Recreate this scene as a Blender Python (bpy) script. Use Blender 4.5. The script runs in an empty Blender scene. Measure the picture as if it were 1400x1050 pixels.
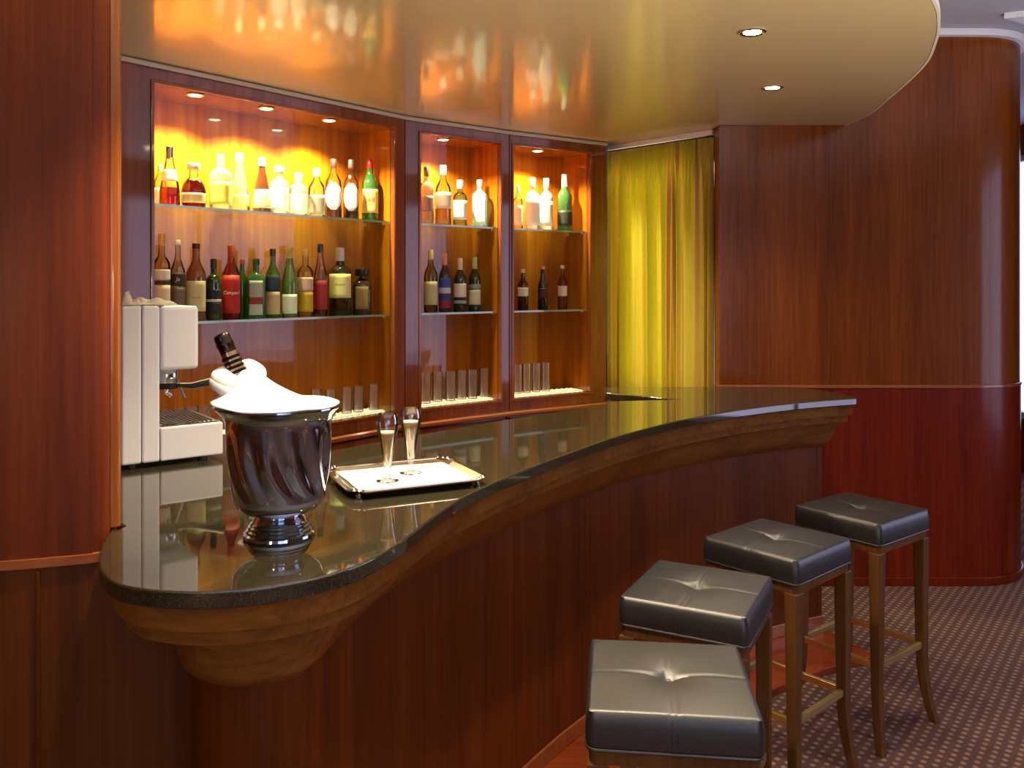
import bpy, bmesh, math, random
from mathutils import Vector, Matrix
random.seed(7)
PI = math.pi
sc = bpy.context.scene
C = sc.collection
F, HZ, EYE = 1170.0, 388.0, 1.6          # focal length in pixels of a 1400 wide frame, horizon row, eye height

# ------------------------------------------------------------------ materials
def newmat(name):
    m = bpy.data.materials.new(name); m.use_nodes = True
    nt = m.node_tree; b = nt.nodes['Principled BSDF']
    return m, nt, b
def S(b, key, v):
    if key in b.inputs: b.inputs[key].default_value = v
def srgb(r, g, b):
    f = lambda c: (c/255/12.92) if c/255 <= .04045 else ((c/255+.055)/1.055)**2.4
    return (f(r), f(g), f(b), 1)
def plain(name, col, rough=.5, metal=0, coat=0, ior=1.5, emit=None, es=0, coatrough=.05):
    m, nt, b = newmat(name)
    S(b, 'Base Color', col); S(b, 'Roughness', rough); S(b, 'Metallic', metal); S(b, 'IOR', ior)
    S(b, 'Coat Weight', coat); S(b, 'Coat Roughness', coatrough)
    if emit: S(b, 'Emission Color', emit); S(b, 'Emission Strength', es)
    # faint procedural variation of the finish
    n = nt.nodes.new('ShaderNodeTexNoise'); n.inputs['Scale'].default_value = 40
    r = nt.nodes.new('ShaderNodeMapRange'); r.inputs['To Min'].default_value = max(0, rough*.85); r.inputs['To Max'].default_value = min(1, rough*1.15)
    nt.links.new(n.outputs['Fac'], r.inputs['Value']); nt.links.new(r.outputs['Result'], b.inputs['Roughness'])
    return m
def wood(name, dark, light, rough=.3, coat=1.0, grain=26, zs=.035, coatrough=.06, axis='z', big=2.2):
    m, nt, b = newmat(name); N = nt.nodes; L = nt.links
    tc = N.new('ShaderNodeTexCoord'); mp = N.new('ShaderNodeMapping')
    s = {'z': (1, 1, zs), 'x': (zs, 1, 1)}[axis]
    mp.inputs['Scale'].default_value = s; L.new(tc.outputs['Object'], mp.inputs['Vector'])
    n1 = N.new('ShaderNodeTexNoise'); n1.inputs['Scale'].default_value = grain*2.6; n1.inputs['Detail'].default_value = 5; n1.inputs['Roughness'].default_value = .6
    n2 = N.new('ShaderNodeTexNoise'); n2.inputs['Scale'].default_value = big*3; n2.inputs['Detail'].default_value = 3; n2.inputs['Distortion'].default_value = .8
    L.new(mp.outputs[0], n1.inputs['Vector']); L.new(mp.outputs[0], n2.inputs['Vector'])
    mx = N.new('ShaderNodeMath'); mx.operation = 'MULTIPLY_ADD'; mx.inputs[1].default_value = .5
    hl = N.new('ShaderNodeMath'); hl.operation = 'MULTIPLY'; hl.inputs[1].default_value = .5
    L.new(n2.outputs['Fac'], hl.inputs[0]); L.new(n1.outputs['Fac'], mx.inputs[0]); L.new(hl.outputs[0], mx.inputs[2])
    cr = N.new('ShaderNodeValToRGB'); cr.color_ramp.elements[0].position = .36; cr.color_ramp.elements[1].position = .64
    cr.color_ramp.elements[0].color = dark; cr.color_ramp.elements[1].color = light
    L.new(mx.outputs[0], cr.inputs['Fac']); L.new(cr.outputs['Color'], b.inputs['Base Color'])
    S(b, 'Roughness', rough); S(b, 'Coat Weight', coat); S(b, 'Coat Roughness', coatrough); S(b, 'Specular IOR Level', .22)
    return m
def thin(name, col, gloss=.12, rough=.02, body=0.0):
    """thin clear or tinted glass: see-through colour plus a mirror layer by Fresnel, light passes through it"""
    m = bpy.data.materials.new(name); m.use_nodes = True; nt = m.node_tree; N = nt.nodes; L = nt.links
    for n in list(N): N.remove(n)
    o = N.new('ShaderNodeOutputMaterial'); t = N.new('ShaderNodeBsdfTransparent'); g = N.new('ShaderNodeBsdfGlossy')
    t.inputs['Color'].default_value = col; g.inputs['Roughness'].default_value = rough; g.inputs['Color'].default_value = (1, 1, 1, 1)
    fr = N.new('ShaderNodeFresnel'); fr.inputs['IOR'].default_value = 1.33
    ad = N.new('ShaderNodeMath'); ad.operation = 'ADD'; ad.inputs[1].default_value = gloss; ad.use_clamp = True
    mx = N.new('ShaderNodeMixShader'); L.new(fr.outputs[0], ad.inputs[0]); L.new(ad.outputs[0], mx.inputs[0])
    src = t
    if body > 0:
        d = N.new('ShaderNodeBsdfDiffuse'); d.inputs['Color'].default_value = col
        m2 = N.new('ShaderNodeMixShader'); m2.inputs[0].default_value = body
        L.new(t.outputs[0], m2.inputs[1]); L.new(d.outputs[0], m2.inputs[2]); src = m2
    L.new(src.outputs[0], mx.inputs[1]); L.new(g.outputs[0], mx.inputs[2]); L.new(mx.outputs[0], o.inputs[0])
    return m
_pm = {}
def pm(col, rough=.45, metal=0, coat=0):
    k = (col, rough, metal, coat)
    if k not in _pm: _pm[k] = plain('finish_%d' % len(_pm), srgb(*col), rough, metal, coat)
    return _pm[k]
_gm = {}
def gm(col, gloss=.05, body=0.0):
    k = (col, gloss, body)
    if k not in _gm: _gm[k] = thin('glass_%d' % len(_gm), (col[0], col[1], col[2], 1), gloss, .07, body)
    return _gm[k]

M = {}
M['wall_up_left'] = wood('veneer_left_upper', srgb(84, 30, 6), srgb(122, 52, 14), .45, .10, coatrough=.25)
M['wall_low_left'] = wood('veneer_left_lower', srgb(76, 34, 4), srgb(110, 56, 10), .42, .12)
M['wall_up'] = wood('veneer_far_upper', srgb(98, 43, 1), srgb(140, 70, 6), .34, .55, coatrough=.13)
M['wall_low'] = wood('veneer_far_lower', srgb(88, 18, 1), srgb(132, 38, 3), .36, .3, coatrough=.16)
M['bar'] = wood('veneer_bar_front', srgb(82, 34, 2), srgb(118, 56, 6), .45, .08, zs=.03, coatrough=.25)
M['moulding'] = wood('moulding_wood', srgb(104, 60, 16), srgb(152, 98, 36), .32, .6, axis='x', zs=.1)
M['cab'] = wood('cabinet_mahogany', srgb(112, 54, 26), srgb(154, 84, 46), .25, 1.0, grain=20)
M['cabin'] = wood('cabinet_lining', srgb(152, 76, 8), srgb(194, 118, 18), .25, .8, grain=16, coatrough=.03)
M['jamb'] = wood('jamb_wood', srgb(124, 62, 18), srgb(160, 90, 34), .3, .8)
M['legs'] = wood('stool_leg_wood', srgb(84, 52, 22), srgb(118, 78, 38), .4, .3, grain=30)
M['plinth'] = wood('plinth_wood', srgb(120, 48, 18), srgb(160, 74, 30), .35, .5, axis='x')
M['rail'] = wood('dado_rail_wood', srgb(140, 70, 34), srgb(170, 100, 56), .3, 1.0, axis='x')
M['soffit'] = plain('bronze_gloss_paint', srgb(206, 182, 136), .3, 0, .6, coatrough=.075)
M['soffit_edge'] = plain('pale_bead', srgb(220, 205, 190), .4)
M['ceil'] = plain('grey_white_paint', srgb(185, 185, 200), .8)
M['cove'] = plain('white_cornice', srgb(225, 225, 235), .6)
M['plaster'] = wood('room_panelling', srgb(96, 50, 22), srgb(132, 76, 36), .6, 0)
M['greywall'] = plain('grey_blue_wall', srgb(118, 124, 142), .8)
M['silver'] = plain('polished_silver', (.48, .54, .66, 1), .08, 1)
M['silver2'] = plain('tray_silver', (.80, .76, .68, 1), .14, 1)
M['brass'] = plain('brass', (.92, .68, .24, 1), .42, 1)
M['steel'] = plain('chrome', (.72, .72, .72, 1), .12, 1)
M['cloth'] = plain('white_linen', (.86, .86, .88, 1), .9)
M['machine'] = plain('ivory_enamel', srgb(224, 224, 226), .35, 0, .3)
M['black'] = plain('black_plastic', (.012, .012, .012, 1), .35)
M['dark'] = plain('dark_recess', (.006, .005, .004, 1), .7)
M['mat'] = plain('pale_bar_matting', srgb(240, 232, 205), .55)
_nt = M['mat'].node_tree; _t = _nt.nodes.new('ShaderNodeBsdfTranslucent'); _t.inputs[0].default_value = (.95, .92, .80, 1); _x = _nt.nodes.new('ShaderNodeMixShader'); _x.inputs[0].default_value = .7
_nt.links.new(_nt.nodes['Principled BSDF'].outputs[0], _x.inputs[1]); _nt.links.new(_t.outputs[0], _x.inputs[2]); _nt.links.new(_x.outputs[0], _nt.nodes['Material Output'].inputs[0])
M['champ'] = gm((.99, .84, .36), .02, .2)
M['foam'] = plain('champagne_foam', srgb(250, 240, 205), .6)
M['glass'] = gm((.99, .985, .97), .12, .10)
M['shelf'] = gm((.56, .66, .56), .12)
M['shelf_edge'] = gm((.50, .66, .50), .08, .6)

# granite
m, nt, b = newmat('black_granite'); N = nt.nodes; L = nt.links
tc = N.new('ShaderNodeTexCoord'); n = N.new('ShaderNodeTexNoise'); n.inputs['Scale'].default_value = 420; n.inputs['Detail'].default_value = 2
cr = N.new('ShaderNodeValToRGB'); cr.color_ramp.elements[0].position = .5; cr.color_ramp.elements[1].position = .72
cr.color_ramp.elements[0].color = (.024, .020, .010, 1); cr.color_ramp.elements[1].color = (.09, .078, .05, 1)
L.new(tc.outputs['Object'], n.inputs['Vector']); L.new(n.outputs['Fac'], cr.inputs['Fac']); L.new(cr.outputs['Color'], b.inputs['Base Color'])
S(b, 'Roughness', .035); S(b, 'IOR', 2.0)
M['granite'] = m
# leather
m, nt, b = newmat('black_leather'); N = nt.nodes; L = nt.links
tc = N.new('ShaderNodeTexCoord'); v = N.new('ShaderNodeTexVoronoi'); v.inputs['Scale'].default_value = 520
bp = N.new('ShaderNodeBump'); bp.inputs['Strength'].default_value = .12; bp.inputs['Distance'].default_value = .0006
L.new(tc.outputs['Object'], v.inputs['Vector']); L.new(v.outputs['Distance'], bp.inputs['Height']); L.new(bp.outputs[0], b.inputs['Normal'])
S(b, 'Base Color', (.007, .008, .012, 1)); S(b, 'Roughness', .42); S(b, 'IOR', 2.0); M['leather'] = m
# carpet: pale dots on plum
m, nt, b = newmat('dotted_carpet'); N = nt.nodes; L = nt.links
tc = N.new('ShaderNodeTexCoord'); mp = N.new('ShaderNodeMapping'); mp.inputs['Rotation'].default_value = (0, 0, math.radians(38))
v = N.new('ShaderNodeTexVoronoi'); v.voronoi_dimensions = '2D'; v.inputs['Randomness'].default_value = 0.0; v.inputs['Scale'].default_value = 28
cr = N.new('ShaderNodeValToRGB'); cr.color_ramp.elements[0].position = .17; cr.color_ramp.elements[1].position = .32
cr.color_ramp.elements[0].color = srgb(176, 138, 114); cr.color_ramp.elements[1].color = srgb(104, 72, 66)
n = N.new('ShaderNodeTexNoise'); n.inputs['Scale'].default_value = 160
mxc = N.new('ShaderNodeMix'); mxc.data_type = 'RGBA'; mxc.blend_type = 'MULTIPLY'; mxc.inputs['Factor'].default_value = .5
L.new(tc.outputs['Object'], mp.inputs['Vector']); L.new(mp.outputs[0], v.inputs['Vector']); L.new(v.outputs['Distance'], cr.inputs['Fac'])
L.new(tc.outputs['Object'], n.inputs['Vector']); L.new(cr.outputs['Color'], mxc.inputs['A']); L.new(n.outputs['Color'], mxc.inputs['B'])
L.new(mxc.outputs['Result'], b.inputs['Base Color']); S(b, 'Roughness', .95)
bp = N.new('ShaderNodeBump'); bp.inputs['Strength'].default_value = .5; bp.inputs['Distance'].default_value = .002
L.new(n.outputs['Fac'], bp.inputs['Height']); L.new(bp.outputs[0], b.inputs['Normal']); M['carpet'] = m
# shot silk curtain: bands of chartreuse and taupe, a little translucent
m, nt, b = newmat('shot_silk'); N = nt.nodes; L = nt.links
tc = N.new('ShaderNodeTexCoord'); mp = N.new('ShaderNodeMapping'); mp.inputs['Scale'].default_value = (1, 1, .012)
n = N.new('ShaderNodeTexNoise'); n.inputs['Scale'].default_value = 20; n.inputs['Detail'].default_value = 2
cr = N.new('ShaderNodeValToRGB'); e = cr.color_ramp.elements
e[0].position = .33; e[0].color = srgb(178, 144, 100); e[1].position = .56; e[1].color = srgb(204, 194, 62)
x = e.new(.43); x.color = srgb(226, 200, 100)
L.new(tc.outputs['Object'], mp.inputs['Vector']); L.new(mp.outputs[0], n.inputs['Vector']); L.new(n.outputs['Fac'], cr.inputs['Fac'])
L.new(cr.outputs['Color'], b.inputs['Base Color']); S(b, 'Roughness', .45); S(b, 'Sheen Weight', .3)
tr = N.new('ShaderNodeBsdfTranslucent'); mx = N.new('ShaderNodeMixShader'); mx.inputs[0].default_value = .5
L.new(cr.outputs['Color'], tr.inputs['Color']); out = N['Material Output']
L.new(b.outputs[0], mx.inputs[1]); L.new(tr.outputs[0], mx.inputs[2]); L.new(mx.outputs[0], out.inputs[0]); M['silk'] = m
M['shade'] = None
def emis(name, col, s):
    m = bpy.data.materials.new(name); m.use_nodes = True; nt = m.node_tree; b = nt.nodes['Principled BSDF']
    S(b, 'Base Color', (0, 0, 0, 1)); S(b, 'Emission Color', col); S(b, 'Emission Strength', s); return m
M['bulb'] = emis('halogen_lamp', (1, .80, .50, 1), 60)
M['mat_glow'] = emis('added_panel_glow', (1, .86, .55, 1), 3.0)  # glow added beneath the mats to brighten them
M['bulb2'] = emis('frosted_bulb', (1, .82, .6, 1), 6)
M['shade'] = thin('linen_shade', (.9, .82, .68, 1), .0, .6, .6)
M['day'] = emis('daylight_through_glass', (.55, .66, 1.0, 1), 2.4)
M['day_side'] = emis('daylight_side', (.70, .68, 1.0, 1), 2.4)
M['day2'] = emis('daylight_behind_curtain', (1.0, .95, .75, 1), 4.2)

# ------------------------------------------------------------------ mesh helpers
class MB:
    def __init__(s): s.v = []; s.f = []; s.m = []; s.sm = []
    def add(s, vs, fs, mi=0, smooth=False):
        o = len(s.v); s.v += [tuple(p) for p in vs]
        for f in fs: s.f.append([o+i for i in f]); s.m.append(mi); s.sm.append(smooth)
    def box(s, x0, x1, y0, y1, z0, z1, mi=0):
        vs = [(x0,y0,z0),(x1,y0,z0),(x1,y1,z0),(x0,y1,z0),(x0,y0,z1),(x1,y0,z1),(x1,y1,z1),(x0,y1,z1)]
        s.add(vs, [(0,3,2,1),(4,5,6,7),(0,1,5,4),(1,2,6,5),(2,3,7,6),(3,0,4,7)], mi)
    def prism(s, pts, z0, z1, mi=0, smooth=False):
        n = len(pts); vs = [(x,y,z0) for x,y in pts]+[(x,y,z1) for x,y in pts]
        s.add(vs, [tuple(range(n))[::-1], tuple(range(n, 2*n))], mi)
        s.add(vs, [(i, (i+1) % n, n+(i+1) % n, n+i) for i in range(n)], mi, smooth)
    def loft(s, loops, mi=0, smooth=False, cap0=True, cap1=True, closed=True):
        n = len(loops[0]); vs = [p for lp in loops for p in lp]; fs = []
        for k in range(len(loops)-1):
            for i in range(n if closed else n-1):
                j = (i+1) % n; fs.append((k*n+i, k*n+j, (k+1)*n+j, (k+1)*n+i))
        s.add(vs, fs, mi, smooth)
        if cap0: s.add(loops[0], [tuple(range(n))[::-1]], mi)
        if cap1: s.add(loops[-1], [tuple(range(n))], mi)
    def lathe(s, prof, cx=0, cy=0, n=24, mi=0, smooth=True, cap0=True, cap1=True, fn=None):
        loops = []
        for r, z in prof:
            lp = []
            for i in range(n):
                a = 2*PI*i/n; rr = fn(a, r, z) if fn else r
                lp.append((cx+rr*math.cos(a), cy+rr*math.sin(a), z))
            loops.append(lp)
        s.loft(loops, mi, smooth, cap0, cap1)
    def tube(s, pts, r, n=8, mi=0):
        loops = []; P = [Vector(p) for p in pts]
        for i, p in enumerate(P):
            d = (P[min(i+1, len(P)-1)]-P[max(i-1, 0)]).normalized()
            u = d.cross(Vector((0, 0, 1)));  u = Vector((1, 0, 0)) if u.length < 1e-3 else u.normalized()
            w = d.cross(u).normalized(); rr = r[i] if isinstance(r, (list, tuple)) else r
            loops.append([tuple(p+u*rr*math.cos(2*PI*k/n)+w*rr*math.sin(2*PI*k/n)) for k in range(n)])
        s.loft(loops, mi, True)
    def xf(s, mat, start=0):
        for i in range(start, len(s.v)): s.v[i] = tuple(mat @ Vector(s.v[i]))
        return s
    def build(s, name, mats, parent=None, bevel=0, segs=2, subsurf=0, autosmooth=False):
        me = bpy.data.meshes.new(name); me.from_pydata(s.v, [], s.f)
        if not isinstance(mats, (list, tuple)): mats = [mats]
        for m in mats: me.materials.append(m)
        for i, p in enumerate(me.polygons): p.material_index = s.m[i]; p.use_smooth = s.sm[i]
        me.update()
        bm = bmesh.new(); bm.from_mesh(me); bmesh.ops.remove_doubles(bm, verts=bm.verts, dist=1e-5)
        bmesh.ops.recalc_face_normals(bm, faces=bm.faces)
        for e in bm.edges:
            if len(e.link_faces) == 2 and e.calc_face_angle(0) > .75: e.smooth = False
        bm.to_mesh(me); bm.free()
        o = bpy.data.objects.new(name, me); C.objects.link(o)
        if parent: o.parent = parent
        if bevel:
            md = o.modifiers.new('bevel', 'BEVEL'); md.width = bevel; md.segments = segs; md.limit_method = 'ANGLE'; md.angle_limit = .6; md.harden_normals = False
        if subsurf:
            md = o.modifiers.new('sub', 'SUBSURF'); md.levels = subsurf; md.render_levels = subsurf
        return o
def tag(o, label=None, cat=None, group=None, kind=None):
    if label: o['label'] = label
    if cat: o['category'] = cat
    if group: o['group'] = group
    if kind: o['kind'] = kind
    return o
def thing(name, label, cat, loc=(0,0,0), rz=0, group=None):
    o = bpy.data.objects.new(name, None); C.objects.link(o); o.location = loc; o.rotation_euler = (0, 0, rz)
    o.empty_display_size = .05
    return tag(o, label, cat, group)
def copy_tree(o, parent=None):
    c = o.copy(); C.objects.link(c)
    if parent: c.parent = parent
    for ch in list(o.children): copy_tree(ch, c)
    return c
def catmull(pts, k=6):
    out = []
    n = len(pts)
    for i in range(n-1):
        p0, p1, p2, p3 = pts[max(i-1, 0)], pts[i], pts[i+1], pts[min(i+2, n-1)]
        for j in range(k):
            t = j/k; r = []
            for a in range(2):
                r.append(.5*((2*p1[a])+(-p0[a]+p2[a])*t+(2*p0[a]-5*p1[a]+4*p2[a]-p3[a])*t*t+(-p0[a]+3*p1[a]-3*p2[a]+p3[a])*t**3))
            out.append(tuple(r))
    out.append(tuple(pts[-1])); return out
def smooth_pts(p, it=4):
    p = [tuple(q) for q in p]
    for _ in range(it):
        p = [p[0]]+[((p[i-1][0]+2*p[i][0]+p[i+1][0])/4, (p[i-1][1]+2*p[i][1]+p[i+1][1])/4) for i in range(1, len(p)-1)]+[p[-1]]
    return p
def spot(name, loc, power, size, blend=.5, col=(1, .74, .42), rad=.02, parent=None, rot=(0,0,0)):
    l = bpy.data.lights.new(name, 'SPOT'); l.energy = power; l.spot_size = size; l.spot_blend = blend; l.color = col; l.shadow_soft_size = rad
    o = bpy.data.objects.new(name, l); C.objects.link(o); o.location = loc; o.rotation_euler = rot
    if parent: o.parent = parent
    return o

# ------------------------------------------------------------------ camera
cd = bpy.data.cameras.new('camera'); cam = bpy.data.objects.new('camera', cd); C.objects.link(cam)
cam.location = (0, 0, EYE); cam.rotation_euler = (PI/2, 0, 0)
cd.sensor_width = 36; cd.lens = 36*F/1400; cd.shift_y = (HZ-525)/1400; cd.clip_start = .05
sc.camera = cam

# ------------------------------------------------------------------ the room
ZS, ZC, WY = 2.44, 2.95, 4.54
def struct(o): o['kind'] = 'structure'; return o
b = MB(); b.prism([(-2.9,-3.2),(4.35,-3.2),(4.35,8.0),(-2.9,8.0)], -.05, 0); struct(b.build('floor', M['carpet']))
b = MB(); b.prism([(-2.9,-3.2),(4.35,-3.2),(4.35,8.0),(-2.9,8.0)], ZC, ZC+.05); struct(b.build('ceiling', M['ceil']))
b = MB(); b.box(-3.0,-2.9,-3.2,8.0,0,ZC); struct(b.build('wall_side', M['plaster']))
b = MB(); b.box(-2.9,4.35,8.0,8.1,0,ZC); struct(b.build('wall_end', M['plaster']))
# rear wall behind the camera with a window, right wall with a long window
def windowed(name, win, horiz, a0, a1, w0, w1, z0, z1, fixed, thick, sgn, m, frame=True):
    b = MB()
    def bx(p0, p1, q0, q1):
        if p1-p0 < 1e-4 or q1-q0 < 1e-4: return
        if horiz: b.box(p0, p1, min(fixed, fixed+thick), max(fixed, fixed+thick), q0, q1)
        else: b.box(min(fixed, fixed+thick), max(fixed, fixed+thick), p0, p1, q0, q1)
    bx(a0, w0, 0, ZC); bx(w1, a1, 0, ZC); bx(w0, w1, 0, z0); bx(w0, w1, z1, ZC)
    struct(b.build(name, M['plaster'] if not horiz else M['greywall']))
    w = bpy.data.objects.new(win, None); C.objects.link(w); w['kind'] = 'structure'
    b = MB(); t = .03
    def fr(p0, p1, q0, q1):
        c = fixed+thick*.35
        if horiz: b.box(p0, p1, c-t, c+t, q0, q1)
        else: b.box(c-t, c+t, p0, p1, q0, q1)
    fr(w0, w1, z0, z0+.05); fr(w0, w1, z1-.05, z1); n = max(1, round((w1-w0)/1.1))
    for i in range(n+1):
        c = w0+(w1-w0)*i/n; fr(max(w0, c-.025), min(w1, c+.025), z0+.05, z1-.05)
    fo = b.build('window_frame', M['cove'], w)
    b = MB(); c = fixed+thick*.7
    if horiz: b.box(w0, w1, c-.005, c+.005, z0, z1)
    else: b.box(c-.005, c+.005, w0, w1, z0, z1)
    b.build('window_pane', m, w)
windowed('wall_rear', 'window_1', True, -2.9, 4.35, .5, 2.9, .5, 2.5, -3.2, -.15, -1, M['day'])
windowed('wall_right', 'window_2', False, -3.2, 4.6, 1.95, 3.95, .5, 2.5, 4.35, .15, 1, M['day_side'])
windowed('wall_right_far', 'window_4', False, 4.6, 8.0, 6.2, 7.6, .45, 2.7, 4.35, .15, 1, M['day'])

# far wall: flat then turning the corner
arc = [(2.47+.4*math.sin(a), WY+.4-.4*math.cos(a)) for a in [PI/2*i/16 for i in range(17)]]
far = [(1.10, WY), (1.8, WY)]+arc+[(2.87, 5.6), (2.87, 7.99)]
def ribbon(pts, off0, off1):
    """closed plan outline between two offsets to the left of a path"""
    def offs(d):
        out = []
        for i, p in enumerate(pts):
            a = pts[max(i-1, 0)]; c = pts[min(i+1, len(pts)-1)]
            tx, ty = c[0]-a[0], c[1]-a[1]; l = math.hypot(tx, ty)
            out.append((p[0]-ty/l*d, p[1]+tx/l*d))
        return out
    return offs(off0)+offs(off1)[::-1]
b = MB(); b.prism(ribbon(far, 0, .12), 1.063, 2.91, smooth=True); struct(b.build('wall_far', M['wall_up']))
b = MB(); b.prism(ribbon(far, -.004, .12), 0, 1.047, smooth=True); struct(b.build('wall_far_lower', M['wall_low']))
b = MB(); b.prism(ribbon(far, -.010, .12), 1.047, 1.063, smooth=True); struct(b.build('trim_1', M['rail'], bevel=.003))
b = MB(); b.prism(ribbon(far, -.016, -.0045), 0, .045, smooth=True); struct(b.build('baseboard_far', M['wall_low'], bevel=.003))
b = MB(); b.prism(ribbon(far, -.04, .12), 2.91, 2.949, smooth=True); struct(b.build('trim_2', M['cove'], bevel=.008))

# left wall
wl = catmull([(-2.85,1.30),(-1.8,1.46),(-1.35,1.56),(-.99,1.654),(-.90,1.680),(-.835,1.702)], 6)
wl_up = wl+[(-.8455+.030*math.cos(a), 1.737+.030*math.sin(a)) for a in [math.radians(-72+8*k) for k in range(10)]]
b = MB(); b.prism(wl_up+[(-.83,1.80),(-.86,1.80),(-1.33,2.62),(-2.85,2.62)], 1.064, 2.438, smooth=False)
struct(b.build('wall_left', M['wall_up_left']))
b = MB(); b.prism([(-.8155,1.739),(-.812,1.741),(-.804,1.746),(-.8015,1.753),(-.805,1.762),(-.833,1.80),(-.829,1.80)][:6]+[(-.8297,1.7995)], 1.105, 2.438, smooth=True)
struct(b.build('trim_3', M['jamb']))
low = wl+[(-.76,1.728),(-.655,1.772)]
b = MB(); b.prism(low+[(-.70,1.86),(-.90,1.80),(-1.36,2.62),(-2.85,2.62)], 0, 1.046); struct(b.build('wall_left_lower', M['wall_low_left']))
b = MB(); b.prism(ribbon(wl+[(-.826, 1.7095), (-.8205, 1.720)], -.006, .03), 1.046, 1.064, smooth=True); struct(b.build('trim_4', M['rail'], bevel=.003))
# thin batten joints on the lower left panelling
b = MB()
for x, y in ((-.9255,1.672),):
    b.box(x-.004, x+.004, y-.006, y+.004, 0, 1.04)
struct(b.build('trim_5', M['wall_low_left'], bevel=.002))

# lowered ceiling over the bar
edge = catmull([(1.757,4.532),(1.765,4.254),(1.70,3.869),(1.632,3.517),(1.559,3.222),(1.464,2.969),(1.402,2.824),(1.313,2.649),(1.24,2.533),(1.05,2.25),(.80,1.75),(.45,1.2),(0,.85),(-.6,.68),(-1.5,.6),(-2.89,.58)], 6)
b = MB(); b.prism(edge+[(-2.89,6.2),(1.095,6.2),(1.095,4.532)], ZS, ZC-.001)
struct(b.build('ceiling_soffit', M['soffit']))
b = MB(); b.prism(ribbon(edge, .001, .010), ZS-.002, ZS+.02, smooth=True); struct(b.build('trim_6', M['soffit_edge']))  # thin lit rim of the soffit put in as a pale bead

# wall behind the curtain with its window
cv = [(.60,5.36),(1.30,4.64)]
b = MB(); b.prism([(.53,5.44),(1.095,4.86),(1.095,5.0),(.60,5.55)], 0, 2.437); struct(b.build('wall_window', M['plaster']))
w = bpy.data.objects.new('window_3', None); C.objects.link(w); w['kind'] = 'structure'
b = MB(); b.prism([(.61,5.345),(1.045,4.90),(1.051,4.905),(.616,5.352)], 1.0, 2.30); b.build('window_pane', M['day2'], w)
b = MB()
for z0, z1 in ((.96, 1.0), (2.30, 2.40)): b.prism([(.585,5.365),(1.07,4.87),(1.08,4.88),(.595,5.375)], z0, z1)
b.build('window_frame', M['cove'], w)
b = MB(); b.prism([(.57,5.12),(.57,5.43),(.525,5.43),(.525,5.12)], 0, 2.437); struct(b.build('wall_return', M['wall_up']))

# ceiling recess lamp panel, upper right
b = MB(); b.prism([(2.45,4.26),(2.75,4.12),(3.3,4.9),(2.98,4.72),(2.80,4.47)], ZC-.03, ZC-.001)
struct(b.build('trim_7', M['cove']))

# ------------------------------------------------------------------ bar counter
G0 = [(-.815,1.741),(-.791,1.653),(-.760,1.573),(-.719,1.496),(-.669,1.434),(-.613,1.404),(-.546,1.3895),(-.486,1.3895),(-.4096,1.4096),(-.3375,1.45),(-.287,1.503),
      (-.248,1.572),(-.2145,1.66),(-.188,1.765),(-.152,1.899),(-.098,2.045),(-.004,2.232),(.095,2.405),(.220,2.610),(.350,2.812),(.605,3.125),(.908,3.397),(1.184,3.585),(1.393,3.690),(1.49,3.73)]
KS = 14; G = smooth_pts(catmull(G0, KS), 30); KS = KS/6
Cc = Vector((-.505, 1.715))
nG = len(G)
def normals(P):
    out = []
    for i in range(len(P)):
        a = P[max(i-1, 0)]; c = P[min(i+1, len(P)-1)]; tx, ty = c[0]-a[0], c[1]-a[1]; l = math.hypot(tx, ty)
        out.append((-ty/l, tx/l))
    return out
NG = normals(G)
B = []
for i, p in enumerate(G):
    off = (p[0]+NG[i][0]*.2, p[1]+NG[i][1]*.2)
    d = (Vector(p)-Cc).normalized()*.13+Cc
    w = min(1, max(0, (i/KS-60)/22.0)); w = w*w*(3-2*w)
    B.append((d[0]*(1-w)+off[0]*w, d[1]*(1-w)+off[1]*w))
B = smooth_pts(B, 30)
Gend = [(1.510,3.745),(1.512,3.80),(1.50,3.86),(1.455,4.03),(1.335,4.134)]
Bend = [(1.392,3.905),(1.389,3.925),(1.38,3.96),(1.35,4.0),(1.25,4.05)]
# body follows but last few B points must lead to its corner
inner_top = [(1.24,4.148),(.83,4.15),(.44,4.13),(.425,3.93),(.727,3.70),(.41,3.64),(.385,3.55),(-.027,3.145),(-.308,2.84),(-.554,2.555),(-.80,2.78),(-1.0,2.87),(-1.31,2.90),(-1.315,2.64),(-.838,1.812),(-.798,1.764),(-.803,1.7445)]
top_outline = G+Gend+inner_top
ZT = 1.10
b = MB(); b.prism(top_outline, ZT-.03, ZT, smooth=True)
o = b.build('countertop', M['granite'], bevel=.004, segs=3)
tag(o, 'polished black granite bar top with a rounded near end and long S-curved edge', 'countertop')

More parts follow.
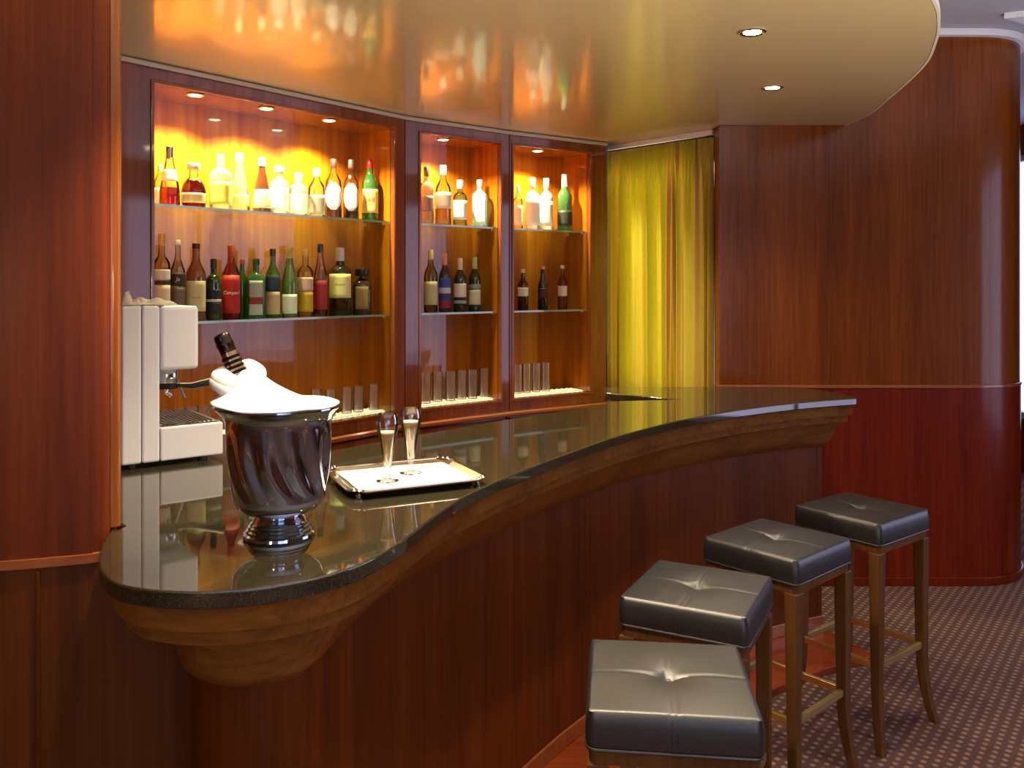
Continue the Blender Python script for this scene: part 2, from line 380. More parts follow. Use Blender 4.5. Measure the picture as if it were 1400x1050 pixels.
inner_body = [(1.18,4.08),(.86,4.08),(.46,4.06),(.46,3.98),(.78,3.74),(.80,3.66),(.44,3.50),(.36,3.44),(.03,3.07),(-.285,2.76),(-.54,2.47),(-.80,2.70),(-1.0,2.78),(-1.24,2.80),(-1.25,2.62),(-.70,1.90),(-.62,1.86)]
bar = thing('bar_counter', 'long curved reddish-brown wooden bar counter body with a rounded column end', 'bar counter')
levels = [(0, 1, 1), (.855, 1, 1), (.8551, .985, .985), (.860, .955, .965), (.867, .905, .90), (.880, .855, .80), (.905, .815, .68), (.94, .795, .58), (.965, .785, .50), (.985, .78, .42), (.988, .35, .40), (.992, .25, .24), (1.022, .225, .22), (1.024, .13, .13), (1.052, .115, .115), (1.069, .08, .08)]
def loopz(z, tl, tr):
    lp = []
    for i in range(nG):
        u = min(1, max(0, (i/KS-45)/35)); t = tl*(1-u)+tr*u
        lp.append((G[i][0]*(1-t)+B[i][0]*t, G[i][1]*(1-t)+B[i][1]*t, z))
    for g, q in zip(Gend, Bend):
        t = tr; lp.append((g[0]*(1-t)+q[0]*t, g[1]*(1-t)+q[1]*t, z))
    return lp+[(x, y, z) for x, y in inner_body]
b = MB(); b.loft([loopz(*l) for l in levels[:2]], smooth=True)
o = b.build('front_panel', M['bar'], bar)
nO = nG+len(Gend)

b = MB(); b.loft([loopz(*l) for l in levels[2:11]], smooth=True); b.build('cove_moulding', M['moulding'], bar)
b = MB(); b.loft([loopz(*l) for l in levels[11:]], smooth=True); b.build('edge_moulding', M['moulding'], bar)
# plinth and baseboard
NB = normals(B); k0 = int(66*KS)
def strip(P, NRM, k, d0, d1, tail0, tail1):
    a = [(P[i][0]-NRM[i][0]*d0, P[i][1]-NRM[i][1]*d0) for i in range(k, nG)]
    c = [(P[i][0]-NRM[i][0]*d1, P[i][1]-NRM[i][1]*d1) for i in range(k, nG)]
    return a+tail0+(c+tail1)[::-1]
b = MB(); b.prism(strip(B, NB, int(50*KS), .0015, .012, [], []), 0.031, .085); b.build('baseboard', M['rail'], bar, bevel=.003)
b = MB(); b.prism(strip(B, NB, k0, .0015, .325, [], []), 0.0005, .03); b.build('plinth', M['plinth'], bar, bevel=.004)

# ------------------------------------------------------------------ back-bar cabinets
ZB, ZO = .967, 2.363
def cab(name, label, P0, P1, px0, px1, lamps, shelf_in=.012):
    L_ = math.hypot(P1[0]-P0[0], P1[1]-P0[1]); ang = math.atan2(P1[1]-P0[1], P1[0]-P0[0])
    t = thing(name, label, 'cabinet', (P0[0], P0[1], 0), ang, 'built-in display cabinets behind the bar')
    ux, uy = math.cos(ang), math.sin(ang)
    def at(px, dep):       # local x where the sight line of a pixel column crosses depth dep
        k = (px-700)/F; ox, oy = P0[0]-uy*dep, P0[1]+ux*dep
        return (k*oy-ox)/(ux-k*uy)
    a, c = at(px0, 0), at(px1, 0); D = .26
    e = .0015
    b = MB()
    b.box(e, a, 0, .03, ZB, 2.437); b.box(c, L_-e, 0, .03, ZB, 2.437); b.box(a, c, 0, .03, ZO, 2.437)
    b.box(e, L_-e, 0, .03, .90, ZB)
    b.build('face_frame', M['cab'], t, bevel=.0025)
    b = MB(); q = .012                                   # raised bead round the opening
    b.box(a-q, a, -.006, -.0002, ZB-q, ZO+q); b.box(c, c+q, -.006, -.0002, ZB-q, ZO+q); b.box(a, c, -.006, -.0002, ZO, ZO+q); b.box(a, c, -.006, -.0002, ZB-q, ZB)
    b.build('opening_bead', M['jamb'], t, bevel=.002)
    b = MB(); b.box(a-.018, a, .031, D, ZB-.02, ZO+.02); b.box(c, c+.018, .031, D, ZB-.02, ZO+.02)
    b.box(a, c, .031, D, ZO, ZO+.02); b.box(a, c, .031, D, ZB-.02, ZB)
    b.build('lining', M['cabin'], t)
    b = MB(); b.box(a-.018, c+.018, D, D+.015, ZB-.02, ZO+.02); b.build('back_panel', M['cabin'], t)
    b = MB(); b.box(a+.010, c-.016, .052, .165, ZB+.0002, ZB+.0016); b.build('added_glow_panel', M['mat_glow'], t)  # glowing panel added so the mats above it look bright
    b = MB()                                            # rounded ledge moulding
    prof = [(0, .90), (-.022, .90), (-.030, .893), (-.030, .882), (-.022, .875), (0, .875)]
    b.loft([[(x, y, z) for y, z in prof] for x in (e, L_-e)]); b.build('ledge', M['rail'], t)
    b = MB(); b.box(e, L_-e, .03, D+.02, 0.0, .874); b.build('base_carcass', M['cab'], t)
    n = max(1, round(L_/.5)); 
    for i in range(n):
        x0, x1 = L_*i/n+.012, L_*(i+1)/n-.012
        b = MB(); b.box(x0, x1, .008, .029, .10, .86); d = b.build('door', M['cab'], t, bevel=.003)
        b = MB(); b.tube([(x1-.04, -.004, .60), (x1-.04, -.012, .61), (x1-.04, -.012, .69), (x1-.04, -.004, .70)], .004); b.build('handle', M['brass'], d)
    for z in (1.44, 1.90):
        b = MB(); b.box(a+.004, c-.004, .035, D-.004, z, z+.010); s = b.build('glass_shelf', M['shelf'], t)
        b = MB(); b.box(a+.004, c-.004, .0325, .0348, z, z+.010); b.build('shelf_edge', M['shelf_edge'], s)
        for x in (a+.0, c-.012):
            for y in (.07, .21): b = MB(); b.box(x+.001, x+.011, y-.005, y+.005, z-.008, z-.0005); b.build('shelf_pin', M['brass'], t)
    for px, dep, pw in lamps:
        x = at(px, dep)
        b = MB(); b.lathe([(.034, ZO-.0005), (.036, ZO-.004), (.030, ZO-.006), (.026, ZO-.003)], x, dep, 24, cap1=False); d = b.build('downlight', M['brass'], t)
        b = MB(); b.lathe([(.024, ZO-.0045), (.024, ZO-.002)], x, dep, 20); b.build('lamp_lens', M['bulb'], d)
        spot('spot_light', (x, dep, ZO-.012), pw*5.5, math.radians(134), .55, col=(1, .85, .46), parent=t, rad=.02)
        spot('spot_light', (x, dep+.03, ZO-.012), pw*2.2, math.radians(34), .8, col=(1, .84, .52), parent=t, rad=.02)
    return dict(t=t, at=at, a=a, c=c, P0=P0, u=(ux, uy), D=D, ang=ang, L=L_)
V0, V1, V2, V3 = (-1.75, 2.757), (-.535, 4.28), (-.015, 4.70), (.56, 5.09)
b = MB(); b.prism(ribbon([V0, V1, V2, V3], -.016, -.001), ZS-.022, ZS-.0025); struct(b.build('trim_8', M['soffit_edge'], bevel=.005))
K1 = cab('display_cabinet', 'widest lit wooden display cabinet at the left, behind the champagne bucket', V0, V1, 210, 539, [(267, .062, 15), (364, .062, 15), (450, .062, 15)])
K2 = cab('display_cabinet', 'middle one of three lit display cabinets, with six tumblers at its bottom', V1, V2, 575, 685, [(606, .075, 15)])
K3 = cab('display_cabinet', 'narrow lit display cabinet next to the yellow curtain', V2, V3, 702, 807, [(735, .075, 15)])

# ------------------------------------------------------------------ bottles
PROF = {
 'std': [(.0,0),(.9,0),(1,.02),(1,.56),(.93,.64),(.62,.72),(.40,.78),(.36,.84),(.36,1)],
 'shoulder': [(0,0),(.92,0),(1,.02),(1,.60),(.95,.67),(.70,.725),(.40,.755),(.36,.80),(.36,1)],
 'cone': [(0,0),(.95,0),(1,.03),(.98,.25),(.80,.45),(.58,.62),(.40,.76),(.34,.85),(.34,1)],
 'round': [(0,0),(.78,0),(.92,.04),(1,.16),(1,.36),(.88,.52),(.62,.63),(.36,.70),(.33,.80),(.33,1)],
 'square': [(0,0),(.95,0),(1,.02),(1,.62),(.94,.70),(.60,.76),(.34,.80),(.32,.86),(.32,1)],
 'slim': [(0,0),(.92,0),(1,.02),(1,.50),(.86,.60),(.55,.74),(.40,.84),(.38,1)],
}
def prof_r(P, f):
    for (r0, z0), (r1, z1) in zip(P[1:], P[2:]):
        if f <= z1: return r0+(r1-r0)*((f-z0)/max(1e-6, z1-z0))
    return P[-1][0]
def sq(a, n=5.0):
    c, s_ = abs(math.cos(a)), abs(math.sin(a)); return 1/((c**n+s_**n)**(1/n))
def text_mesh(s, size):
    cu = bpy.data.curves.new('lettering', 'FONT'); cu.body = s; cu.size = size; cu.align_x = 'CENTER'; cu.align_y = 'CENTER'; cu.shear = .25
    o = bpy.data.objects.new('tmp', cu); C.objects.link(o)
    dg = bpy.context.evaluated_depsgraph_get(); me = bpy.data.meshes.new_from_object(o.evaluated_get(dg))
    bpy.data.objects.remove(o); return me
def bottle(K, px, ytop, ybase, wpx, zs, shape, glass, cap, label_txt, labels=(), capf=.84, liquid=None, dep=.115, group=None, fat=None, text=None, capr=None, name='bottle', body=0.0, gl=.05, oval=None):
    ux, uy = K['u']
    while dep > .055 and K['at'](px, dep)+wpx*4.2/F/2 > K['c']-.006: dep -= .004
    x = K['at'](px, dep); wx, wy = K['P0'][0]+ux*x-uy*dep, K['P0'][1]+uy*x+ux*dep
    h = (ybase-ytop)*wy/F; R = wpx*wy/F/2; P = PROF[shape]; z0 = zs+.0005
    face = math.atan2(-wy, -wx)                       # turned towards the room
    t = thing(name, label_txt, 'bottle', (wx, wy, z0), face, group)
    fn = None
    if shape == 'square':
        mul = lambda f: 1 if f < .66 else max(0, 1-(f-.66)/.1)
        fn = lambda a, r, z: r*(1+(sq(a)-1)*mul(z/h))*.93
    nz = []
    for i, (r, f) in enumerate(P): nz.append((r*R, f*h*.985))
    # smooth profile a little
    b = MB(); b.lathe([(max(r, .0005), z) for r, z in nz], n=28, fn=fn); b.build('glass_body', gm(glass, gl, body), t)
    if liquid:
        lf, lc = liquid; pts = [(.0005, .003)]
        for k in range(9):
            f = .012+(lf-.012)*k/8; pts.append((prof_r(P, f)*R*.93, f*h*.985+.003))
        pts.append((.0005, pts[-1][1]+.0003)); b = MB(); b.lathe(pts, n=20, fn=fn, cap0=False, cap1=False); b.build('liquid', gm(lc, .0, .35), t)
    rc = (capr*R if capr else (prof_r(P, .95)*R+.0015)); zc = capf*h
    cm = pm(cap, .35, 0, .3); b = MB()
    rl = max(prof_r(P, capf)*R+.0012, rc*.95)
    b.lathe([(rl, zc), (rc, zc+.004), (rc, h-.003), (rc*.85, h), (.0005, h)], n=18, cap1=False, cap0=True); b.build('cap', cm, t)
    if labels:
        b = MB(); mats = []
        for (f0, f1, col) in labels:
            if col not in mats: mats.append(col)
            mi = mats.index(col); n = 14; half = 1.15 if shape != 'square' else .62
            vs = []; K_ = 6
            for j in range(K_+1):
                f = f0+(f1-f0)*j/K_
                for i in range(n+1):
                    hh = half
                    if oval: hh = half*math.sqrt(max(.02, 1-((f-(oval[0]+oval[1])/2)/((oval[1]-oval[0])/2))**2))
                    a = -hh+2*hh*i/n; r = prof_r(P, f)*R
                    if shape == 'square': r = r*(sq(a))*.93
                    r += .0012; vs.append((r*math.cos(a), r*math.sin(a), f*h*.985))
            fs = [(j*(n+1)+i, j*(n+1)+i+1, (j+1)*(n+1)+i+1, (j+1)*(n+1)+i) for j in range(K_) for i in range(n)]
            b.add(vs, fs, mi, True)
        o = b.build('label', [pm(c, .6) for c in mats], t)
        md = o.modifiers.new('thickness', 'SOLIDIFY'); md.thickness = .0006; md.offset = 1
        if text:
            s_, zf, sz, col = text; me = text_mesh(s_, sz); r = prof_r(P, zf)*R+.0024
            for v in me.vertices:
                a = v.co.x/r; y = v.co.y; v.co = (r*math.cos(a), r*math.sin(a), zf*h*.985+y)
            me.materials.clear(); me.materials.append(pm(col, .5)); to = bpy.data.objects.new('lettering', me); C.objects.link(to); to.parent = o
    return t
CL = (.97, .97, .96); GR = (.10, .32, .06); DG = (.03, .10, .03); BR = (.16, .05, .015); AM = (.75, .42, .12); BK = (.02, .02, .02)
T, Md = 1.910, 1.450
gt = 'bottles on the top glass shelf'; gmid = 'bottles on the middle glass shelf'
W = (236, 232, 222); CRM = (228, 212, 168)
# widest cabinet, top shelf
bottle(K1, 219, 217, 276, 16, T, 'std', CL, (200,170,110), 'clear bottle half hidden at the left edge of the widest cabinet, top shelf', [(.1,.45,(235,220,190))], group=gt, dep=.205)
bottle(K1, 232, 196, 277, 27, T, 'cone', CL, (40,32,30), 'tall conical clear bottle with dark cap and a little red spirit, top shelf', [(.42,.62,W)], capf=.80, liquid=(.30,(.55,.05,.02)), group=gt, capr=.34)
bottle(K1, 265, 220, 281, 33, T, 'round', CL, (240,230,200), 'round clear decanter filled with dark red spirit under a pale stopper, top shelf', [(.10,.32,(200,170,110))], capf=.86, liquid=(.60,(.35,.01,.01)), group=gt, capr=.55)
bottle(K1, 302, 209, 285, 30, T, 'shoulder', (.95,.9,.55), (205,140,110), 'broad shouldered yellow-tinted bottle with pinkish cap, top shelf', [(.08,.5,(196,176,70))], capf=.80, group=gt, capr=.36, body=.25)
bottle(K1, 327, 205, 287, 29, T, 'cone', (.97,.93,.75), (245,235,170), 'tall conical pale gold bottle with a cream cap, top shelf', [(.10,.30,(215,190,110))], capf=.84, group=gt, capr=.38, body=.1, dep=.185)
bottle(K1, 358.5, 214, 290, 25, T, 'cone', BR, (250,240,200), 'dark brown conical bottle with bright cap and tan label, top shelf', [(.08,.42,(214,186,130))], capf=.84, group=gt, capr=.38, body=.4)
bottle(K1, 382, 226, 292, 25, T, 'shoulder', CL, (250,244,225), 'white-looking bottle with a fat round knob stopper, top shelf', [(.06,.56,(246,240,222))], capf=.87, group=gt, capr=.55, body=.2)
bottle(K1, 408, 235, 294, 24, T, 'shoulder', CL, (248,242,220), 'shortest white bottle on the top shelf of the widest cabinet', [(.05,.50,(248,240,214))], capf=.80, group=gt, capr=.42, body=.2)
bottle(K1, 433, 229, 296, 23, T, 'std', CL, (210,200,170), 'clear bottle with grey label and a mark on its pale cap, top shelf', [(.04,.45,(150,138,120))], capf=.82, group=gt, capr=.42)
bottle(K1, 456, 216, 297, 22, T, 'std', CL, (50,38,34), 'left one of two bottles with large white oval labels, top shelf', [(.14,.60,(250,248,240))], capf=.86, liquid=(.55,(.30,.12,.05)), group=gt, capr=.40, oval=(.13,.61))
bottle(K1, 480, 217, 299, 21, T, 'std', CL, (60,44,40), 'right one of two bottles with large white oval labels, top shelf', [(.14,.60,(246,244,240))], capf=.86, liquid=(.55,(.22,.07,.04)), group=gt, capr=.40, oval=(.13,.61))
bottle(K1, 506, 217, 301, 23, T, 'std', GR, (200,40,30), 'green bottle with red cap and cream label, right end of the widest top shelf', [(.13,.52,(226,196,110))], capf=.86, group=gt, text=('J&B', .34, .032, (150,40,20)), body=.3)
# widest cabinet, middle shelf
bottle(K1, 221, 320, 440, 23, Md, 'shoulder', (.9,.72,.45), (226,170,90), 'tall amber-necked bottle with banded white label at the left end of the middle shelf', [(.10,.42,(236,214,180)),(.43,.47,(60,40,36)),(.48,.60,(236,226,206))], capf=.86, group=gmid)
bottle(K1, 243, 329, 440, 20, Md, 'std', (.75,.7,.65), (240,232,200), 'bottle with a dark brown upper label and white cap top, behind the white machine', [(.44,.60,(60,44,36)),(.18,.42,(120,100,90))], capf=.93, group=gmid, text=('Ja', .52, .022, (235,235,225)))
bottle(K1, 268, 331, 436, 26, Md, 'std', (.62,.30,.16), (44,28,22), 'amber bottle with a large cream label and white neck band, middle shelf', [(.12,.52,(226,212,160))], capf=.93, group=gmid, text=('Bardinet', .30, .010, (120,40,30)), body=.2)
bottle(K1, 292, 352, 435, 21, Md, 'shoulder', (.06,.12,.03), (24,26,20), 'short dark green bottle with near-black label, middle shelf', [(.30,.34,W),(.1,.28,(26,34,38)),(.36,.5,(26,34,38))], capf=.84, group=gmid, body=.4)
bottle(K1, 316, 334, 435, 24, Md, 'std', (.85,.25,.15), (214,74,30), 'bottle with bright red label in white script and an orange-red cap', [(.08,.60,(190,24,16))], capf=.84, liquid=(.55,(.6,.03,.02)), group=gmid, text=('Campari', .36, .021, (245,240,230)))
bottle(K1, 331, 354, 433, 16, Md, 'std', (.08,.30,.05), (200,60,30), 'green bottle tucked behind between the red-labelled and the square green bottle', [], capf=.92, group=gmid, dep=.215, body=.3)
bottle(K1, 350, 350, 431, 27, Md, 'square', (.06,.22,.06), (20,60,24), 'flat-sided green bottle with grey arched label and red band', [(.06,.24,(188,190,180)),(.24,.36,(150,50,36)),(.36,.64,(176,180,168))], capf=.90, group=gmid, body=.4)
bottle(K1, 373, 336, 430, 20, Md, 'std', (.16,.36,.06), (52,26,16), 'slim green bottle with brown cap and tan vertical-striped label', [(.05,.38,(214,180,140)),(.39,.62,(40,60,84))], capf=.90, group=gmid, body=.3)
bottle(K1, 396, 335, 430, 21, Md, 'slim', (.30,.45,.10), (214,190,90), 'green bottle with gold foil cap and low white label', [(.05,.33,(232,230,214))], capf=.84, group=gmid, body=.3)
bottle(K1, 417.5, 336, 429, 22, Md, 'shoulder', (.9,.8,.6), (214,170,90), 'bottle with a golden yellow label and gold cap, middle shelf', [(.07,.36,(206,168,30)),(.37,.58,(226,180,160))], capf=.88, group=gmid)
bottle(K1, 438, 331, 429, 19, Md, 'slim', (.85,.75,.72), (70,64,60), 'slim clear bottle with crimson label and dark cap, middle shelf', [(.09,.50,(176,36,54))], capf=.88, group=gmid, liquid=(.5,(.4,.05,.06)))
bottle(K1, 465, 336, 428, 31, Md, 'shoulder', (.05,.03,.015), (224,216,196), 'stout near-black bottle with wide cream and gold label, middle shelf', [(.26,.62,(238,222,150))], capf=.80, group=gmid, text=('Borghetti', .46, .0125, (110,60,20)), body=.5)
bottle(K1, 495, 366, 428, 27, Md, 'square', (.10,.06,.04), (30,24,22), 'short square dark bottle with gold-brown label at the right end of the middle shelf', [(.12,.62,(150,116,60))], capf=.84, group=gmid, body=.4, capr=.75)
# middle cabinet
bottle(K2, 583, 226, 305, 20, T, 'shoulder', (.5,.42,.38), (60,38,34), 'greyish brown bottle with dark cap at the left of the middle cabinet, top shelf', [(.22,.50,(130,110,112))], capf=.84, group=gt, body=.2)
bottle(K2, 606, 226, 308, 22, T, 'std', (.97,.92,.7), (250,245,215), 'tall glowing clear bottle under the lamp of the middle cabinet', [(.28,.55,(250,240,215))], capf=.84, group=gt, liquid=(.35,(.8,.6,.25)))
bottle(K2, 629, 246, 309, 20, T, 'shoulder', (.55,.75,.5), (245,238,205), 'short greenish bottle with square white label, middle cabinet top shelf', [(.14,.56,(246,246,240))], capf=.82, group=gt, capr=.45)
bottle(K2, 656, 246, 311, 23, T, 'square', (.62,.88,.92), (240,236,224), 'square-shouldered pale blue bottle, middle cabinet top shelf', [(.05,.64,(205,228,232))], capf=.86, group=gt, body=.35)
bottle(K2, 589, 339, 424, 19, Md, 'std', (.75,.68,.25), (214,190,130), 'olive-gold bottle with cream label at the left of the middle cabinet, middle shelf', [(.12,.50,(214,204,150))], capf=.84, group=gmid)
bottle(K2, 608, 344, 424, 17, Md, 'std', (.15,.10,.12), (232,150,130), 'bottle with blue, white and red banded label and pink cap', [(.06,.20,(150,24,48)),(.20,.32,(56,64,140)),(.32,.42,(210,210,220)),(.42,.58,(60,84,170))], capf=.80, group=gmid, body=.3)
bottle(K2, 629, 351, 424, 18, Md, 'std', (.05,.07,.03), (222,190,180), 'dark bottle with wide white label and a narrow lower label, middle cabinet', [(.27,.53,(240,230,210)),(.15,.21,(170,180,184))], capf=.78, group=gmid, body=.4)
bottle(K2, 649, 351, 425, 17, Md, 'std', (.06,.10,.03), (204,216,150), 'dark green bottle with pale green foil neck and cream label', [(.12,.40,(216,210,180)),(.42,.50,(150,160,120))], capf=.78, group=gmid, body=.4)
# right cabinet
bottle(K3, 708, 254, 313, 14, T, 'shoulder', (.9,.75,.6), (240,230,200), 'bottle cut off by the left frame of the narrow cabinet beside the curtain, top shelf', [(.1,.55,(236,214,196))], capf=.84, group=gt)
bottle(K3, 728, 243, 314, 20, T, 'shoulder', CL, (246,240,225), 'left one of two glaring white bottles standing close together, cabinet beside the curtain', [(.08,.60,(250,248,240))], capf=.80, group=gt, capr=.42, body=.3)
bottle(K3, 747, 243, 314, 19, T, 'shoulder', CL, (238,232,214), 'right one of two glaring white bottles standing close together, cabinet beside the curtain', [(.08,.56,(248,244,236))], capf=.80, group=gt, capr=.42, body=.3)
bottle(K3, 772, 238, 316, 21, T, 'std', (.10,.28,.08), (248,240,220), 'green bottle with pale foil top in the cabinet beside the curtain', [(.10,.36,(30,34,28))], capf=.78, group=gt, body=.3)
bottle(K3, 715, 366, 422, 15, Md, 'std', (.10,.01,.01), (240,170,150), 'small dark red bottle with square white label, cabinet beside the curtain', [(.34,.56,(240,232,205))], capf=.90, group=gmid, body=.4)
bottle(K3, 742, 363, 422, 14, Md, 'slim', BK, (226,120,100), 'small black bottle with pink cap, middle of three in the cabinet beside the curtain', [(.26,.50,(70,30,26))], capf=.93, group=gmid, body=.4)
bottle(K3, 769, 363, 423, 13, Md, 'std', (.70,.45,.18), (240,205,160), 'small amber bottle with white label nearest the curtain, middle shelf', [(.30,.54,(240,220,205))], capf=.92, group=gmid)

# ------------------------------------------------------------------ matting and tumblers at the bottom of the cabinets
def mat_thing(K, pxa, pxb, label):
    xa, xb = K['at'](pxa, .06), K['at'](pxb, .06); xa = max(xa, K['a']+.006); xb = min(xb, K['c']-.01)
    n = int((xb-xa)/.006); b = MB(); y0, y1 = .045, .175; rows = 10
    vs = []; 
    for i in range(n+1):
        x = xa+(xb-xa)*i/n
        for j in range(rows+1):
            y = y0+(y1-y0)*j/rows; z = .006+.0035*math.sin(x*2*PI/.036)*math.cos(y*2*PI/.05)
            if j == 0: y += .006*math.sin(x*2*PI/.036)
            vs.append((x, y, z))
    m_ = len(vs); vs += [(x, y, .0022) for x, y, z in vs]
    fs = []
    w = rows+1
    for i in range(n):
        for j in range(rows): 
            fs.append((i*w+j, (i+1)*w+j, (i+1)*w+j+1, i*w+j+1)); fs.append((m_+i*w+j, m_+i*w+j+1, m_+(i+1)*w+j+1, m_+(i+1)*w+j))
    for i in range(n): fs.append((i*w, m_+i*w, m_+(i+1)*w, (i+1)*w)); fs.append((i*w+rows, (i+1)*w+rows, m_+(i+1)*w+rows, m_+i*w+rows))
    for j in range(rows): fs.append((j, j+1, m_+j+1, m_+j)); fs.append((n*w+j, m_+n*w+j, m_+n*w+j+1, n*w+j+1))
    b.add(vs, fs, 0, True); o = b.build('bar_mat', M['mat'])
    o.location = (K['P0'][0], K['P0'][1], ZB+.0002); o.rotation_euler = (0, 0, K['ang'])
    tag(o, label, 'bar mat', 'rippled pale mats under the tumblers')
mat_thing(K1, 212, 534, 'rippled pale mat under the glasses in the widest cabinet')
mat_thing(K2, 576, 676, 'rippled pale mat under the row of six tumblers in the middle cabinet')
mat_thing(K3, 703, 796, 'rippled pale mat under the glasses in the cabinet beside the curtain')
def tumbler_mesh(h, r, rb):
    b = MB(); b.lathe([(.0005, 0), (rb, 0), (rb*1.02, .004), (r, h), (r-.0015, h), (rb-.0015, .012), (.0005, .012)], n=20, cap0=False, cap1=False); return b
tb = {}
def tumbler(K, px, h, r, label, group, dep=.09):
    key = (h, r); x = K['at'](px, dep); ux, uy = K['u']
    p = (K['P0'][0]+ux*x-uy*dep, K['P0'][1]+uy*x+ux*dep, ZB+.0105)
    if key not in tb:
        o = tumbler_mesh(h, r, r*.90).build('tumbler', M['glass']); tb[key] = o
    else: o = tb[key].copy(); C.objects.link(o)
    o.location = p; tag(o, label, 'glass', group); return o
for px, d, nm in ((228,.08,'clear tumbler seen through the gap of the white machine, first beside its column'),(245,.08,'clear tumbler seen through the gap of the white machine, second from its column'),
               (262,.08,'clear tumbler seen through the gap of the white machine, third from its column'),(279,.08,'clear tumbler seen between the white machine and the champagne bucket'),
               (432,.16,'clear tumbler showing its rim behind the right rim of the champagne bucket'),(452,.09,'clear tumbler just right of the champagne bucket rim'),
               (474,.10,'leftmost of three clear tumblers standing free between bucket and cabinet frame'),(490,.09,'middle of three clear tumblers between bucket and cabinet frame'),
               (511,.09,'rightmost clear tumbler in the widest cabinet beside its right frame')):
    tumbler(K1, px, .125, .027, nm, 'tumblers in the widest cabinet', d)
ords = ['first', 'second', 'third', 'fourth', 'fifth', 'sixth']
for i, px in enumerate((582, 598, 616, 631, 646, 662)):
    tumbler(K2, px, .155, .029, 'tall clear tumbler, %s from the left in the middle cabinet row' % ords[i], 'tumblers in the middle cabinet', .085+.02*(i % 2))
for i, px in enumerate((708, 720, 733, 746)):
    tumbler(K3, px, .165, .026, 'slender clear glass, %s from the left in the cabinet beside the curtain' % ords[i], 'slender glasses beside the curtain', .10)

# ------------------------------------------------------------------ curtain and track
A_, B_ = Vector((.584, 5.215)), Vector((1.095, 4.655)); d = (B_-A_); Lc = d.length; u = d/Lc; nn = Vector((-u.y, u.x))*-1
NP = 420; ph = [0]
for i in range(NP): ph.append(ph[-1]+ (1+.55*math.sin(i*.051)+.35*math.sin(i*.113+1))*2*PI*11/NP)
def cur(i, f):
    s = i/NP; a = .030*(.62+.38*math.sin(i*.031+.6)); 
    top = math.sin(s*2*PI*30)*.010; body = math.sin(ph[i]+.25*math.sin(f*3+i*.01))*a+.010*math.sin(i*.045+f*1.4)
    w = min(1, max(0, (f-.025)/.10)); w = w*w*(3-2*w)
    return A_+u*(Lc*s)+nn*(top*(1-w)+body*w)
zt, zb = 2.40, .03
rows = [0, .012, .025, .04, .06, .085, .12, .17, .24, .34, .46, .6, .75, .9, 1]
b = MB(); vs = [(cur(i, f).x, cur(i, f).y, zt-(zt-zb)*f) for f in rows for i in range(NP+1)]
b.add(vs, [(k*(NP+1)+i, k*(NP+1)+i+1, (k+1)*(NP+1)+i+1, (k+1)*(NP+1)+i) for k in range(len(rows)-1) for i in range(NP)], 0, True)
cu = thing('curtain', 'floor-length chartreuse and gold silk curtain in pleats beside the display cabinets', 'curtain', (0, 0, 0))
o = b.build('drape', M['silk'], cu); md = o.modifiers.new('thickness', 'SOLIDIFY'); md.thickness = .0012
b = MB(); q = [A_-u*.01+nn*.012, B_+nn*.012, B_-nn*.012, A_-u*.01-nn*.012]; b.prism([(p.x, p.y) for p in q], 2.412, 2.4385)
tag(b.build('curtain_track', M['cove']), 'thin white ceiling track holding the yellow curtain', 'curtain track')

# ------------------------------------------------------------------ recessed downlights
def downlight(x, y, label, pw, size=120):
    t = thing('recessed_downlight', label, 'downlight', (x, y, ZS), 0, 'recessed ceiling downlights')
    b = MB(); b.lathe([(.044, -.0005), (.046, -.004), (.040, -.007), (.031, -.003)], n=32, cap1=False); b.build('trim_ring', M['steel'], t)
    b = MB(); b.lathe([(.029, -.0045), (.029, -.0015)], n=24); b.build('lamp_lens', M['bulb'], t)
    spot('spot_light', (0, 0, -.015), pw, math.radians(size), .6, (1, .80, .55), .025, t)
downlight(.80, 2.849, 'nearer of the two lit round downlights in the bronze ceiling', 36)
downlight(1.112, 3.654, 'lit round downlight in the bronze ceiling nearer the far wall', 34)
downlight(-.42, 1.62, 'ceiling downlight over the champagne bucket', 92, 84)
downlight(-.22, 2.30, 'ceiling downlight over the silver tray', 75, 95)
downlight(.30, 2.05, 'ceiling downlight over the bar stools', 82, 95)

def fill_lamp(x, y, label, pw):  # unseen floor lamp, added as warm fill light
    t = thing('added_floor_lamp', label, 'floor lamp', (x, y, 0), 0, 'added fill lamps behind the camera')
    b = MB(); b.lathe([(.0005, .0005), (.14, .0005), (.14, .018), (.02, .03), (.0005, .03)], n=32, cap0=False, cap1=False); b.build('base', M['brass'], t)
    b = MB(); b.lathe([(.010, .0305), (.010, 1.38)], n=12); b.build('pole', M['brass'], t)
    b = MB(); b.lathe([(.24, 1.30), (.17, 1.62)], n=40, cap0=False, cap1=False); b.build('lamp_shade', M['shade'], t)
    b = MB(); b.lathe([(.0005, 1.39), (.03, 1.41), (.035, 1.45), (.0005, 1.49)], n=20, cap0=False, cap1=False); b.build('bulb', M['bulb2'], t)
    l = bpy.data.lights.new('bulb_light', 'POINT'); l.energy = pw; l.color = (1, .80, .56); l.shadow_soft_size = .12
    o = bpy.data.objects.new('bulb_light', l); C.objects.link(o); o.location = (0, 0, 1.56); o.parent = t
